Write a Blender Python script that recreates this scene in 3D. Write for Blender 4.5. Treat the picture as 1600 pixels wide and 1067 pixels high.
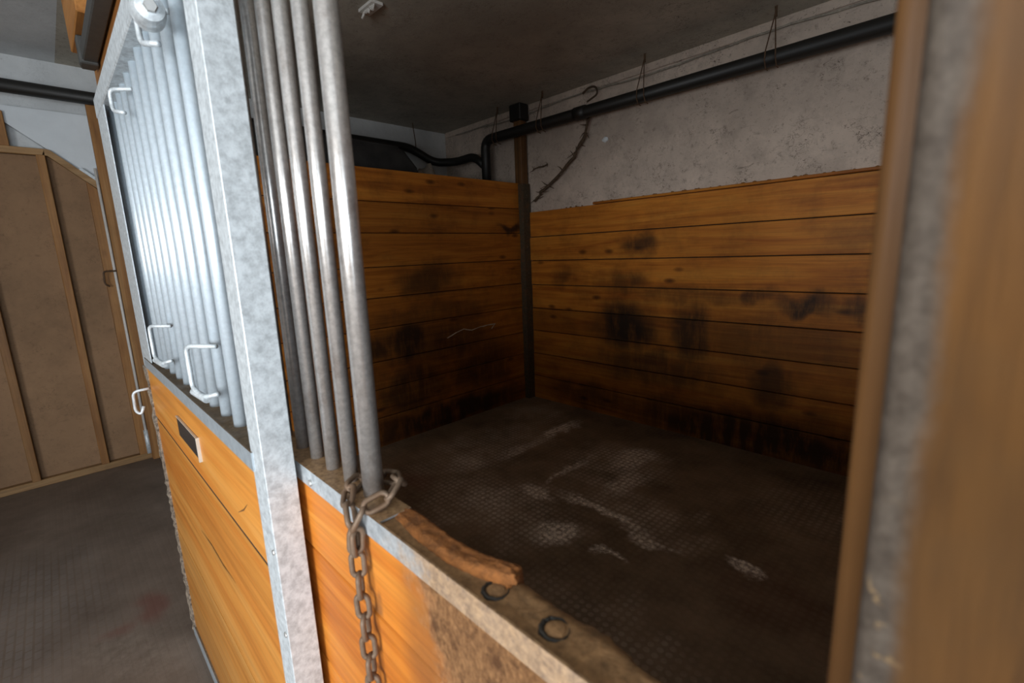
import bpy, bmesh, math, random
from mathutils import Matrix, Vector
random.seed(7)
sc = bpy.context.scene
C = sc.collection
for o in list(bpy.data.objects): bpy.data.objects.remove(o)

# ------------------------------------------------------------------ camera
cam_d = bpy.data.cameras.new('camera'); cam = bpy.data.objects.new('camera', cam_d); C.objects.link(cam)
cam_d.sensor_width = 36.0; cam_d.lens = 36.0 * 730.0 / 1600.0; cam_d.clip_start = 0.02; cam_d.clip_end = 100
F, CX, CY = 730.0, 800.0, 533.5
def _ray(px, py): return Vector((px - CX, -(py - CY), -F))
vx = -_ray(73, 423); vx.normalize()
vz = -_ray(949, 4400); vz -= vz.dot(vx) * vx; vz.normalize()
if vz.y < 0: vz = -vz
vy = vz.cross(vx)
cam.matrix_world = Matrix.Translation((0, 0, 1.5)) @ Matrix((vx, vy, vz)).to_4x4()
cam_d.dof.use_dof = True; cam_d.dof.focus_distance = 2.2; cam_d.dof.aperture_fstop = 5.0
sc.camera = cam

# ------------------------------------------------------------------ world, daylight, exposure
w = bpy.data.worlds.new('world'); sc.world = w; w.use_nodes = True
w.node_tree.nodes['Background'].inputs[0].default_value = (0.75, 0.87, 1.0, 1)
w.node_tree.nodes['Background'].inputs[1].default_value = 1.0
def area(name, loc, rot, sx, sy, power, col):
    l = bpy.data.lights.new(name, 'AREA'); l.shape = 'RECTANGLE'; l.size = sx; l.size_y = sy; l.energy = power; l.color = col
    o = bpy.data.objects.new(name, l); C.objects.link(o); o.location = loc; o.rotation_euler = rot; return o
R90 = math.pi / 2
# daylight in the open barn door at the end of the aisle, and in the window of the aisle's outer wall
area('barn_door_daylight', (3.55, -1.25, 1.1), (R90, 0, R90), 2.0, 2.1, 105, (0.78, 0.89, 1.0))
area('aisle_window_daylight', (0.55, -2.72, 1.40), (R90, 0, 0), 2.3, 1.2, 165, (0.94, 0.97, 1.0))
vs = sc.view_settings
vs.view_transform = 'Standard'; vs.look = 'None'; vs.gamma = 1.0; vs.use_curve_mapping = False
vs.exposure = 0.0
try:
    sc.cycles.use_denoising = True; sc.cycles.diffuse_bounces = 6; sc.cycles.max_bounces = 12
except Exception: pass

# ------------------------------------------------------------------ material helpers
def N(nt, t, **kw):
    n = nt.nodes.new(t)
    for k, v in kw.items(): setattr(n, k, v)
    return n
def L(nt, a, b): nt.links.new(a, b)
def newmat(name):
    m = bpy.data.materials.new(name); m.use_nodes = True; nt = m.node_tree
    return m, nt, nt.nodes['Principled BSDF']
def math_(nt, op, a, b=None, clamp=False):
    n = N(nt, 'ShaderNodeMath', operation=op, use_clamp=clamp)
    for i, v in enumerate((a, b)):
        if v is None: continue
        if hasattr(v, 'links'): L(nt, v, n.inputs[i])
        else: n.inputs[i].default_value = v
    return n.outputs[0]
def ramp(nt, fac, stops):
    r = N(nt, 'ShaderNodeValToRGB'); e = r.color_ramp.elements
    while len(e) < len(stops): e.new(0.5)
    for el, (p, c) in zip(e, stops):
        el.position = p; el.color = (c, c, c, 1) if not hasattr(c, '__len__') else (*c, 1)
    L(nt, fac, r.inputs[0]); return r.outputs[0]
def mix(nt, fac, a, b, mode='MIX'):
    n = N(nt, 'ShaderNodeMix', data_type='RGBA', blend_type=mode)
    for s, v in ((n.inputs[0], fac), (n.inputs[6], a), (n.inputs[7], b)):
        if hasattr(v, 'links'): L(nt, v, s)
        else: s.default_value = v if not hasattr(v, '__len__') else (*v, 1)
    return n.outputs[2]
def noise(nt, vec, scale, detail=4, rough=0.6, dist=0.0):
    n = N(nt, 'ShaderNodeTexNoise'); n.inputs['Scale'].default_value = scale; n.inputs['Detail'].default_value = detail
    n.inputs['Roughness'].default_value = rough; n.inputs['Distortion'].default_value = dist
    if vec is not None: L(nt, vec, n.inputs['Vector'])
    return n.outputs['Fac']
def mapping(nt, vec, scale=(1, 1, 1), loc=(0, 0, 0)):
    n = N(nt, 'ShaderNodeMapping'); n.inputs['Scale'].default_value = scale; n.inputs['Location'].default_value = loc
    L(nt, vec, n.inputs['Vector']); return n.outputs[0]
def pos(nt): return N(nt, 'ShaderNodeNewGeometry').outputs['Position']
def bump(nt, b, h, strength=0.3, dist=0.01):
    n = N(nt, 'ShaderNodeBump'); n.inputs['Strength'].default_value = strength; n.inputs['Distance'].default_value = dist
    L(nt, h, n.inputs['Height']); L(nt, n.outputs[0], b.inputs['Normal'])
def blobs(nt, P, lst, wob=0.13):
    """stain mask: soft irregular ellipsoids at given places; (centre, half sizes, strength)"""
    nz = N(nt, 'ShaderNodeTexNoise'); nz.inputs['Scale'].default_value = 5; nz.inputs['Detail'].default_value = 5; L(nt, P, nz.inputs['Vector'])
    off = N(nt, 'ShaderNodeVectorMath', operation='SUBTRACT'); L(nt, nz.outputs['Color'], off.inputs[0]); off.inputs[1].default_value = (.5, .5, .5)
    sc_ = N(nt, 'ShaderNodeVectorMath', operation='SCALE'); L(nt, off.outputs[0], sc_.inputs[0]); sc_.inputs['Scale'].default_value = wob * 2
    ad = N(nt, 'ShaderNodeVectorMath', operation='ADD'); L(nt, P, ad.inputs[0]); L(nt, sc_.outputs[0], ad.inputs[1])
    out = None
    for c, r, s in lst:
        sb = N(nt, 'ShaderNodeVectorMath', operation='SUBTRACT'); L(nt, ad.outputs[0], sb.inputs[0]); sb.inputs[1].default_value = c
        dv = N(nt, 'ShaderNodeVectorMath', operation='DIVIDE'); L(nt, sb.outputs[0], dv.inputs[0]); dv.inputs[1].default_value = r
        ln = N(nt, 'ShaderNodeVectorMath', operation='LENGTH'); L(nt, dv.outputs[0], ln.inputs[0])
        mr = N(nt, 'ShaderNodeMapRange', interpolation_type='SMOOTHSTEP'); L(nt, ln.outputs['Value'], mr.inputs[0])
        mr.inputs[1].default_value = 1.0; mr.inputs[2].default_value = 0.25; mr.inputs[3].default_value = 0; mr.inputs[4].default_value = s
        out = mr.outputs[0] if out is None else math_(nt, 'MAXIMUM', out, mr.outputs[0])
    return out

def wood(name, light, mid, dark, axis, rough=0.55, stains=None, stain_col=(0.02, 0.011, 0.006), grime=0.5, knots=True, gscale=1.0, drip=False):
    """pine boards: long grain along axis, knots, a tone for each board, then dirt"""
    m, nt, b = newmat(name)
    P = pos(nt)
    inf = N(nt, 'ShaderNodeObjectInfo'); rnd = inf.outputs['Random']
    cmb = N(nt, 'ShaderNodeCombineXYZ')
    for i in range(3): L(nt, math_(nt, 'MULTIPLY', rnd, 17.0 + 9 * i), cmb.inputs[i])
    ad = N(nt, 'ShaderNodeVectorMath', operation='ADD'); L(nt, P, ad.inputs[0]); L(nt, cmb.outputs[0], ad.inputs[1]); Q = ad.outputs[0]
    s = [9, 9, 9]; s[axis] = 0.55
    g1 = noise(nt, mapping(nt, Q, s), 1.6 * gscale, 5, 0.6, 0.9)
    s2 = [70, 70, 70]; s2[axis] = 2.2
    g2 = noise(nt, mapping(nt, Q, s2), 1.4 * gscale, 3, 0.6, 0.3)
    col = ramp(nt, g1, [(0.30, dark), (0.50, mid), (0.72, light)])
    fine = ramp(nt, g2, [(0.25, 0.62), (0.6, 1.0)])
    col = mix(nt, 0.7, col, fine, 'MULTIPLY')
    tone = N(nt, 'ShaderNodeHueSaturation'); L(nt, col, tone.inputs['Color'])
    L(nt, math_(nt, 'ADD', math_(nt, 'MULTIPLY', rnd, 0.42), 0.78), tone.inputs['Value']); col = tone.outputs[0]
    if knots:
        ks = [8.5, 8.5, 8.5]; ks[axis] = 3.6
        v = N(nt, 'ShaderNodeTexVoronoi'); v.inputs['Scale'].default_value = 0.78; v.inputs['Randomness'].default_value = 1.0
        L(nt, mapping(nt, Q, ks), v.inputs['Vector'])
        k = ramp(nt, v.outputs['Distance'], [(0.05, 1.0), (0.115, 0.55), (0.17, 0.0)])
        col = mix(nt, math_(nt, 'MULTIPLY', k, 0.8), col, (dark[0] * .16, dark[1] * .13, dark[2] * .2))
    # dirt that sits in patches
    gn = noise(nt, P, 3.1, 8, 0.68)
    gm = ramp(nt, gn, [(0.47, 0.0), (0.68, 1.0)])
    col = mix(nt, math_(nt, 'MULTIPLY', gm, grime), col, stain_col)
    if stains:
        st = blobs(nt, P, stains)
        ds = [7, 7, 1.6] if drip else [5, 5, 5]
        br = ramp(nt, noise(nt, mapping(nt, P, ds), 1.7, 6, 0.7), [(0.28, 0.55), (0.52, 1.0)])
        col = mix(nt, math_(nt, 'MULTIPLY', st, br), col, stain_col)
    L(nt, col, b.inputs['Base Color'])
    b.inputs['Roughness'].default_value = rough
    b.inputs['Specular IOR Level'].default_value = 0.3
    bump(nt, b, g2, 0.25, 0.004)
    return m

def metal(name, col, rough, metallic=0.85, spot=0.35, dust=0.0, dust_col=(0.17, 0.115, 0.065), rust=0.0, scale=55):
    m, nt, b = newmat(name); P = pos(nt)
    n1 = noise(nt, P, scale, 6, 0.7); n2 = noise(nt, P, 9, 5, 0.6)
    c = mix(nt, math_(nt, 'MULTIPLY', ramp(nt, n1, [(0.35, 1.0), (0.62, 0.0)]), spot), col, [x * 0.5 for x in col])
    if rust:
        rm = ramp(nt, noise(nt, P, 14, 8, 0.75), [(0.5, 0.0), (0.66, 1.0)])
        c = mix(nt, math_(nt, 'MULTIPLY', rm, rust), c, (0.16, 0.075, 0.03))
    mt = metallic
    if dust:
        up = N(nt, 'ShaderNodeSeparateXYZ'); L(nt, N(nt, 'ShaderNodeNewGeometry').outputs['True Normal'], up.inputs[0])
        dm = math_(nt, 'MULTIPLY', ramp(nt, up.outputs[2], [(0.75, 0.0), (0.95, 1.0)]), ramp(nt, n2, [(0.2, 0.75), (0.5, 1.0)]))
        dm = math_(nt, 'MULTIPLY', dm, dust)
        dc = mix(nt, ramp(nt, noise(nt, P, 120, 4, 0.7), [(0.3, 0.0), (0.7, 1.0)]), [x * 0.6 for x in dust_col], [x * 1.35 for x in dust_col])
        c = mix(nt, dm, c, dc)
        L(nt, math_(nt, 'MULTIPLY', math_(nt, 'SUBTRACT', 1.0, dm), metallic), b.inputs['Metallic'])
        L(nt, math_(nt, 'ADD', rough, math_(nt, 'MULTIPLY', dm, 0.4)), b.inputs['Roughness'])
    else:
        b.inputs['Metallic'].default_value = metallic; b.inputs['Roughness'].default_value = rough
    L(nt, c, b.inputs['Base Color'])
    bump(nt, b, n1, 0.08, 0.002)
    return m

def plain(name, col, rough=0.8, var=0.3, scale=12, metallic=0.0, bs=0.15):
    m, nt, b = newmat(name); P = pos(nt); n = noise(nt, P, scale, 6, 0.65)
    L(nt, mix(nt, ramp(nt, n, [(0.3, 0.0), (0.7, 1.0)]), [x * (1 - var) for x in col], [x * (1 + var) for x in col]), b.inputs['Base Color'])
    b.inputs['Roughness'].default_value = rough; b.inputs['Metallic'].default_value = metallic
    bump(nt, b, n, bs, 0.004)
    return m

YB, XL, XE, YF, YA, XR, ZC = 3.548, -3.352, -4.60, 0.26, -2.60, 3.40, 2.89

back_stains = [((-2.20, YB, .82), (.50, .6, .36), 1.0), ((-2.05, YB, 1.55), (.30, .6, .13), .85), ((-1.60, YB, .80), (.26, .6, .42), .9),
               ((-1.95, YB, .50), (1.0, .6, .26), .75), ((-.82, YB, 1.08), (.30, .6, .13), .95), ((-1.15, YB, 1.13), (.22, .6, .09), .8), ((-1.6, YB, 1.12), (.8, .6, .12), .55),
               ((-1.0, YB, .52), (.22, .6, .28), .8), ((-2.86, YB, 1.24), (.22, .6, .12), .6), ((-2.2, YB, 1.22), (.34, .6, .16), .7),
               ((-1.1, YB, .10), (1.9, .6, .34), .95), ((-2.6, YB, .12), (.85, .6, .22), .7), ((-.55, YB, 1.08), (.12, .6, .12), .8), ((-1.2, YB, .8), (.9, .6, .35), .45)]
left_stains = [((XL, 2.30, 1.32), (.6, .45, .22), .75), ((XL, 2.06, .80), (.6, .36, .26), .95), ((XL, 1.80, .8), (.6, .2, .24), .9), ((XL, 2.5, .75), (.6, .6, .34), .75),
               ((XL, 2.05, .40), (.6, .6, .34), .85), ((XL, 2.85, .45), (.6, .65, .36), .75), ((XL, 2.4, .08), (.6, 1.7, .26), .95), ((XL, 3.3, 1.75), (.6, .26, .06), .9), ((XL, 2.3, 1.0), (.6, 1.0, .15), .5)]
M = {}
M['back_wood'] = wood('back_pine', (.57, .232, .033), (.48, .166, .019), (.32, .092, .010), 0, stains=back_stains, grime=.35, drip=True)
M['left_wood'] = wood('partition_pine', (.54, .205, .027), (.44, .145, .016), (.26, .074, .008), 1, stains=left_stains, grime=.45, drip=True)
M['door_wood'] = wood('door_pine', (.64, .315, .085), (.60, .250, .048), (.52, .170, .025), 0, rough=.42, grime=.05, knots=False, gscale=.6)
front_stains = [((-.30, .27, 1.02), (.22, .4, .30), .85), ((-.15, .27, .85), (.3, .4, .3), .85), ((-.60, .26, 1.065), (.022, .1, .03), .95), ((-.585, .26, 1.0), (.025, .1, .02), .8)]
M['front_wood'] = wood('front_pine', (.60, .235, .036), (.53, .170, .021), (.38, .10, .010), 0, rough=.5, stains=front_stains, stain_col=(.145, .062, .026), grime=.12, knots=False)
M['chewed_wood'] = wood('chewed_wood', (.27, .105, .024), (.21, .073, .015), (.13, .045, .011), 0, rough=.9, grime=.55, stain_col=(.16, .085, .04), knots=False, gscale=1.2)
M['top_wood'] = wood('worn_top_wood', (.36, .23, .12), (.27, .155, .07), (.15, .08, .035), 0, rough=.85, grime=.5, stain_col=(.10, .055, .03), knots=False, gscale=3)
M['stud_wood'] = wood('stud_wood', (.36, .19, .070), (.29, .135, .042), (.20, .085, .025), 2, grime=.2)
M['strip_wood'] = wood('jamb_strip_wood', (.19, .095, .034), (.145, .066, .02), (.10, .042, .012), 2, grime=.25, knots=False)
M['gap_shade'] = plain('dark_gap_shade', (.035, .018, .008), .9)  # near-black colour that stands in for shade between planks
M['plate_wood'] = wood('plate_wood', (.40, .25, .12), (.33, .19, .08), (.22, .12, .05), 1, grime=.2, knots=False)
M['corner_wood'] = wood('corner_post_wood', (.22, .11, .04), (.17, .08, .028), (.10, .045, .018), 2, grime=.5, knots=False)
M['header_wood'] = wood('header_wood', (.50, .24, .07), (.42, .18, .045), (.30, .11, .025), 0, grime=.2, knots=False)

# jamb timber: orange brown face, greyed and rubbed along its inner edge
def jamb_mat():
    m, nt, b = newmat('jamb_timber'); P = pos(nt)
    g = noise(nt, mapping(nt, P, (60, 60, 5)), 1.3, 5, 0.6, .5); g2 = noise(nt, P, 9, 5, 0.6)
    col = ramp(nt, g, [(0.25, (.055, .022, .0035)), (0.5, (.10, .041, .006)), (0.75, (.14, .060, .011))])
    col = mix(nt, ramp(nt, g2, [(0.4, 0.0), (0.7, .7)]), col, (.085, .042, .012))
    sx = N(nt, 'ShaderNodeSeparateXYZ'); L(nt, P, sx.inputs[0])
    e = math_(nt, 'ADD', sx.outputs[0], math_(nt, 'MULTIPLY', math_(nt, 'SUBTRACT', noise(nt, mapping(nt, P, (30, 30, 14)), 1.0, 5, .65), .5), .013))
    mr = N(nt, 'ShaderNodeMapRange', interpolation_type='SMOOTHSTEP'); L(nt, e, mr.inputs[0])
    mr.inputs[1].default_value = -.0065; mr.inputs[2].default_value = -.0155; mr.inputs[3].default_value = 0; mr.inputs[4].default_value = .92
    grey = mix(nt, ramp(nt, noise(nt, P, 130, 4, .7), [(.35, 0), (.7, 1)]), (.055, .044, .034), (.115, .095, .075))
    col = mix(nt, mr.outputs[0], col, grey)
    # chewed pale flecks low on the edge
    fl = ramp(nt, noise(nt, P, 95, 3, .6), [(.60, 0), (.68, 1)])
    lo = N(nt, 'ShaderNodeMapRange'); L(nt, sx.outputs[2], lo.inputs[0]); lo.inputs[1].default_value = 1.40; lo.inputs[2].default_value = 1.33; lo.inputs[3].default_value = 0; lo.inputs[4].default_value = 1
    col = mix(nt, math_(nt, 'MULTIPLY', math_(nt, 'MULTIPLY', fl, lo.outputs[0]), mr.outputs[0]), col, (.34, .22, .10))
    L(nt, col, b.inputs['Base Color']); b.inputs['Roughness'].default_value = .65; bump(nt, b, g, .3, .003)
    return m
M['jamb'] = jamb_mat()
M['galv'] = metal('galvanised_steel', (.70, .755, .78), .45, .30, .75, scale=70)
M['galv_bar'] = metal('galvanised_bar', (.72, .82, .89), .36, .45, .25, scale=90)
M['galv_old'] = metal('dull_galvanised_bar', (.66, .63, .60), .28, .72, .5, rust=.3, scale=110)
M['rail'] = metal('dusty_rail_steel', (.50, .56, .60), .45, .55, .4, dust=1.0)
def lip_mat():
    m, nt, b = newmat('dusty_lip_steel'); P = pos(nt); sx = N(nt, 'ShaderNodeSeparateXYZ'); L(nt, P, sx.inputs[0])
    n1 = noise(nt, P, 60, 6, .7)
    steel = mix(nt, ramp(nt, n1, [(.35, 0), (.65, 1)]), (.36, .39, .41), (.60, .64, .66))
    dust = mix(nt, ramp(nt, noise(nt, P, 130, 5, .75), [(.3, 0), (.7, 1)]), (.14, .075, .034), (.48, .30, .15))
    e = math_(nt, 'ADD', sx.outputs[0], math_(nt, 'MULTIPLY', math_(nt, 'SUBTRACT', noise(nt, P, 28, 5, .7), .5), .25))
    mr = N(nt, 'ShaderNodeMapRange', interpolation_type='SMOOTHSTEP'); L(nt, e, mr.inputs[0])
    mr.inputs[1].default_value = -.53; mr.inputs[2].default_value = -.40; mr.inputs[3].default_value = 0; mr.inputs[4].default_value = .9
    up = N(nt, 'ShaderNodeSeparateXYZ'); L(nt, N(nt, 'ShaderNodeNewGeometry').outputs['True Normal'], up.inputs[0])
    k = math_(nt, 'MAXIMUM', mr.outputs[0], ramp(nt, up.outputs[2], [(.7, 0), (.9, 1)]))
    L(nt, mix(nt, k, steel, dust), b.inputs['Base Color']); L(nt, math_(nt, 'MULTIPLY', math_(nt, 'SUBTRACT', 1, k), .5), b.inputs['Metallic'])
    b.inputs['Roughness'].default_value = .5; bump(nt, b, n1, .3, .002)
    return m
M['lip'] = lip_mat()
def chewed_front():
    # orange plank whose face is gnawed to brown fuzz towards the opening
    m = M['front_wood']; nt = m.node_tree; b = nt.nodes['Principled BSDF']; P = pos(nt)
    src = b.inputs['Base Color'].links[0].from_socket
    sx = N(nt, 'ShaderNodeSeparateXYZ'); L(nt, P, sx.inputs[0])
    fz = noise(nt, mapping(nt, P, (1.3, 1, .8)), 120, 8, .8); cl = noise(nt, P, 34, 6, .75)
    fuzz = mix(nt, ramp(nt, fz, [(.3, 0), (.68, 1)]), (.12, .045, .015), (.62, .32, .135))
    fuzz = mix(nt, ramp(nt, cl, [(.50, 0), (.62, .85)]), fuzz, (.13, .055, .022))
    e = math_(nt, 'ADD', sx.outputs[0], math_(nt, 'MULTIPLY', math_(nt, 'SUBTRACT', noise(nt, P, 20, 6, .7), .5), .16))
    e = math_(nt, 'ADD', e, math_(nt, 'MULTIPLY', math_(nt, 'SUBTRACT', sx.outputs[2], 1.155), .35))
    mr = N(nt, 'ShaderNodeMapRange', interpolation_type='SMOOTHSTEP'); L(nt, e, mr.inputs[0])
    mr.inputs[1].default_value = -.49; mr.inputs[2].default_value = -.43; mr.inputs[3].default_value = 0; mr.inputs[4].default_value = .95
    out = mix(nt, mr.outputs[0], src, fuzz); L(nt, out, b.inputs['Base Color'])
    bn = b.inputs['Normal'].links[0].from_node; b2 = N(nt, 'ShaderNodeBump'); b2.inputs['Distance'].default_value = .012
    L(nt, math_(nt, 'MULTIPLY', mr.outputs[0], .9), b2.inputs['Strength']); L(nt, fz, b2.inputs['Height']); L(nt, bn.outputs[0], b2.inputs['Normal']); L(nt, b2.outputs[0], b.inputs['Normal'])
chewed_front()
M['top_wood'] = plain('dusty_worn_top', (.30, .165, .070), .95, .45, 70, bs=.6)
M['edge'] = plain('flecked_edge_steel', (.20, .16, .12), .7, .95, 75, bs=.5)
M['chewed_wood'] = plain('chewed_board_remnant', (.26, .095, .022), .95, .55, 55, bs=.9)
M['chain'] = metal('rusty_chain_steel', (.20, .14, .095), .6, .4, .5, rust=.5, scale=120)
M['dark_steel'] = metal('dark_track_steel', (.09, .09, .085), .5, .5, .4, dust=.6)
M['bolt'] = metal('bolt_steel', (.6, .6, .58), .35, .8, .2)
M['corner_steel'] = metal('dirty_corner_steel', (.10, .075, .045), .7, .3, .8, rust=.8, scale=45)
M['plate_dark'] = plain('dark_name_plate', (.035, .03, .028), .35, .3, 60)
M['plate_edge'] = plain('pale_plate_edge', (.55, .50, .42), .5, .1)
M['pipe'] = metal('black_plastic_pipe', (.014, .013, .011), .5, 0.0, .3, dust=.55, dust_col=(.05, .042, .03))
M['wire'] = plain('rusty_wire', (.09, .05, .025), .8, .4, 60)
M['cord'] = plain('dusty_pale_cord', (.30, .27, .22), .85, .4, 40)
M['web'] = plain('dusty_web_strand', (.085, .055, .032), .95, .5, 60)
M['pale_web'] = plain('pale_web_strand', (.42, .33, .25), .95, .3, 60)
M['bulk'] = plain('dark_stored_bulk', (.02, .018, .016), .85, .5, 8)
M['sack'] = plain('pale_sack', (.30, .25, .20), .9, .3, 14, bs=.5)
M['strap_white'] = plain('white_painted_sheet', (.66, .70, .72), .55, .06, 5)
M['conduit'] = plain('white_conduit', (.62, .60, .56), .5, .12, 20)
M['dirt'] = plain('dusty_crumbs', (.20, .10, .04), .95, .5, 90)

def plaster(name, base, spots, dark=(.05, .035, .02), spec=1.0):
    m, nt, b = newmat(name); P = pos(nt)
    n1 = noise(nt, P, 1.6, 7, .65); c = mix(nt, ramp(nt, n1, [(.35, 0), (.7, 1)]), [x * .72 for x in base], base)
    n2 = noise(nt, mapping(nt, P, (9, 9, 20)), 1.1, 6, .75, 1.2)
    c = mix(nt, math_(nt, 'MULTIPLY', ramp(nt, n2, [(.60, 0), (.72, 1)]), .55 * spec), c, dark)
    n3 = noise(nt, mapping(nt, P, (14, 14, 30)), 2.2, 3, .5, 2.5)
    c = mix(nt, math_(nt, 'MULTIPLY', ramp(nt, n3, [(.68, 0), (.73, 1)]), .75 * spec), c, dark)
    n4 = noise(nt, P, 26, 6, .8); c = mix(nt, math_(nt, 'MULTIPLY', ramp(nt, n4, [(.56, 0), (.70, 1)]), .5 * spec), c, dark)
    n5 = noise(nt, P, 6, 7, .75); c = mix(nt, math_(nt, 'MULTIPLY', ramp(nt, n5, [(.45, 0), (.75, 1)]), .45 * spec), c, [x * .4 for x in base])
    v = N(nt, 'ShaderNodeTexVoronoi', feature='DISTANCE_TO_EDGE'); v.inputs['Scale'].default_value = 7
    wv = N(nt, 'ShaderNodeVectorMath', operation='ADD'); nz = N(nt, 'ShaderNodeTexNoise'); nz.inputs['Scale'].default_value = 9; nz.inputs['Detail'].default_value = 4; L(nt, P, nz.inputs['Vector'])
    L(nt, P, wv.inputs[0]); L(nt, nz.outputs['Color'], wv.inputs[1]); L(nt, wv.outputs[0], v.inputs['Vector'])
    thread = math_(nt, 'MULTIPLY', ramp(nt, v.outputs['Distance'], [(.006, 1), (.022, 0)]), ramp(nt, noise(nt, P, 5, 3, .5), [(.53, 0), (.60, 1)]))
    c = mix(nt, math_(nt, 'MULTIPLY', thread, .75 * spec), c, dark)
    if spots: c = mix(nt, blobs(nt, P, spots, .3), c, [x * .5 for x in base])
    L(nt, c, b.inputs['Base Color']); b.inputs['Roughness'].default_value = .9
    bump(nt, b, noise(nt, P, 40, 6, .7), .35, .004)
    return m
M['white'] = plaster('dirty_white_plaster', (.68, .56, .465), [((-2.2, YB, 2.50), (1.3, 1, .3), .45), ((-1.2, YB, 2.45), (.8, 1, .3), .3), ((-2.9, YB, 2.40), (.5, 1, .45), .5)], spec=1.35)
M['ceil'] = plaster('stained_ceiling_board', (.52, .475, .39), [((-2.2, 2.0, ZC), (1.5, 1.2, .8), .35)], spec=1.1)
M['aisle_white'] = plaster('aisle_white_board', (.70, .72, .72), None, spec=.25)
M['panel'] = plaster('brown_hardboard', (.30, .175, .092), None, dark=(.09, .05, .025), spec=.8)
M['aisle_wall'] = plaster('aisle_outer_wall', (.50, .44, .36), None, spec=.5)
M['ground'] = plain('pale_gravel_yard', (.45, .42, .38), .95, .3, 6)

def mat_stall():
    m, nt, b = newmat('stall_rubber_mat'); P = pos(nt)
    c = mix(nt, ramp(nt, noise(nt, P, 2.2, 8, .68), [(.3, 0), (.7, 1)]), (.075, .048, .026), (.27, .19, .118))
    red = blobs(nt, P, [((-2.62, 1.62, 0), (.22, .16, .3), .45), ((-.5, 2.0, 0), (.4, .35, .3), .25)])
    c = mix(nt, red, c, (.14, .05, .034))
    # chalky scrape marks left by bedding: long thin streaks
    st = blobs(nt, P, [((-2.47, 2.95, 0), (.10, .34, .3), .95), ((-2.45, 2.45, 0), (.10, .38, .3), .4), ((-1.53, 1.74, 0), (.15, .17, .3), 1.0), ((-1.9, 2.02, 0), (.22, .07, .3), .7),
                       ((-1.45, 2.10, 0), (.42, .055, .3), .8), ((-1.13, 2.05, 0), (.24, .06, .3), .6), ((-.68, 2.13, 0), (.12, .06, .3), .9), ((-1.2, 1.80, 0), (.12, .035, .3), .8),
                       ((-1.7, 2.85, 0), (.16, .28, .3), .6), ((-1.55, 2.5, 0), (.14, .30, .3), .5), ((-2.05, 1.75, 0), (.25, .2, .3), .35), ((-2.6, 2.0, 0), (.2, .2, .3), .35), ((-1.95, 2.4, 0), (.05, .4, .3), .5)], .12)
    br = ramp(nt, noise(nt, mapping(nt, P, (22, 22, 5)), 1.5, 7, .75), [(.38, .05), (.66, 1)])
    # raised dot tread
    v = N(nt, 'ShaderNodeTexVoronoi', voronoi_dimensions='2D'); v.inputs['Scale'].default_value = 27; v.inputs['Randomness'].default_value = 0.12; L(nt, P, v.inputs['Vector'])
    tread = ramp(nt, v.outputs['Distance'], [(.25, 1), (.42, 0)])
    dz = blobs(nt, P, [((-2.0, 1.75, 0), (.75, .45, .4), .8), ((-1.75, 2.7, 0), (.5, .55, .4), .8), ((-2.7, 2.3, 0), (.5, .9, .4), .7), ((-1.3, 2.2, 0), (.6, .25, .4), .7), ((-.9, 1.3, 0), (.7, .4, .4), .45), ((-2.9, 3.1, 0), (.5, .4, .4), .6), ((-.6, 2.9, 0), (.5, .5, .4), .35)], .35)
    dz = math_(nt, 'MULTIPLY', dz, ramp(nt, noise(nt, P, 7, 6, .7), [(.32, .15), (.62, 1)]))
    c = mix(nt, math_(nt, 'MULTIPLY', dz, math_(nt, 'ADD', .30, math_(nt, 'MULTIPLY', tread, .6))), c, (.62, .53, .42))
    k = math_(nt, 'MULTIPLY', math_(nt, 'MULTIPLY', st, br), math_(nt, 'ADD', .45, math_(nt, 'MULTIPLY', tread, .55)))
    c = mix(nt, math_(nt, 'MULTIPLY', k, 2.3, True), c, (.9, .82, .70))
    c = mix(nt, math_(nt, 'MULTIPLY', tread, .10), c, (.34, .26, .18))
    L(nt, c, b.inputs['Base Color']); b.inputs['Roughness'].default_value = .62
    bump(nt, b, tread, .2, .003)
    return m
M['stall_mat'] = mat_stall()
def mat_aisle():
    m, nt, b = newmat('aisle_rubber_mat'); P = pos(nt)
    c = mix(nt, ramp(nt, noise(nt, P, 3, 8, .7), [(.3, 0), (.7, 1)]), (.115, .086, .066), (.225, .178, .142))
    c = mix(nt, blobs(nt, P, [((-2.5, .09, 0), (.16, .09, .3), .7), ((-2.42, -.02, 0), (.08, .07, .3), .5)], .1), c, (.16, .06, .045))
    br = N(nt, 'ShaderNodeTexBrick'); br.inputs['Scale'].default_value = 9; br.inputs['Mortar Size'].default_value = .035
    br.inputs['Color1'].default_value = (1, 1, 1, 1); br.inputs['Color2'].default_value = (.55, .55, .55, 1); br.inputs['Mortar'].default_value = (0, 0, 0, 1)
    L(nt, P, br.inputs['Vector'])
    k = math_(nt, 'MULTIPLY', blobs(nt, P, [((-2.9, -.35, 0), (.85, .45, .3), .9), ((-2.5, -.3, 0), (.4, .4, .3), .5)], .2), br.outputs['Color'])
    c = mix(nt, math_(nt, 'MULTIPLY', k, .38), c, (.25, .24, .23))
    dusty = blobs(nt, P, [((-2.2, .05, 0), (.35, .25, .3), .8)], .3)
    c = mix(nt, math_(nt, 'MULTIPLY', dusty, ramp(nt, noise(nt, P, 25, 7, .75), [(.4, 0), (.65, 1)])), c, (.24, .20, .16))
    L(nt, c, b.inputs['Base Color']); b.inputs['Roughness'].default_value = .6
    bump(nt, b, br.outputs['Color'], .25, .003)
    return m
M['aisle_mat'] = mat_aisle()

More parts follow.
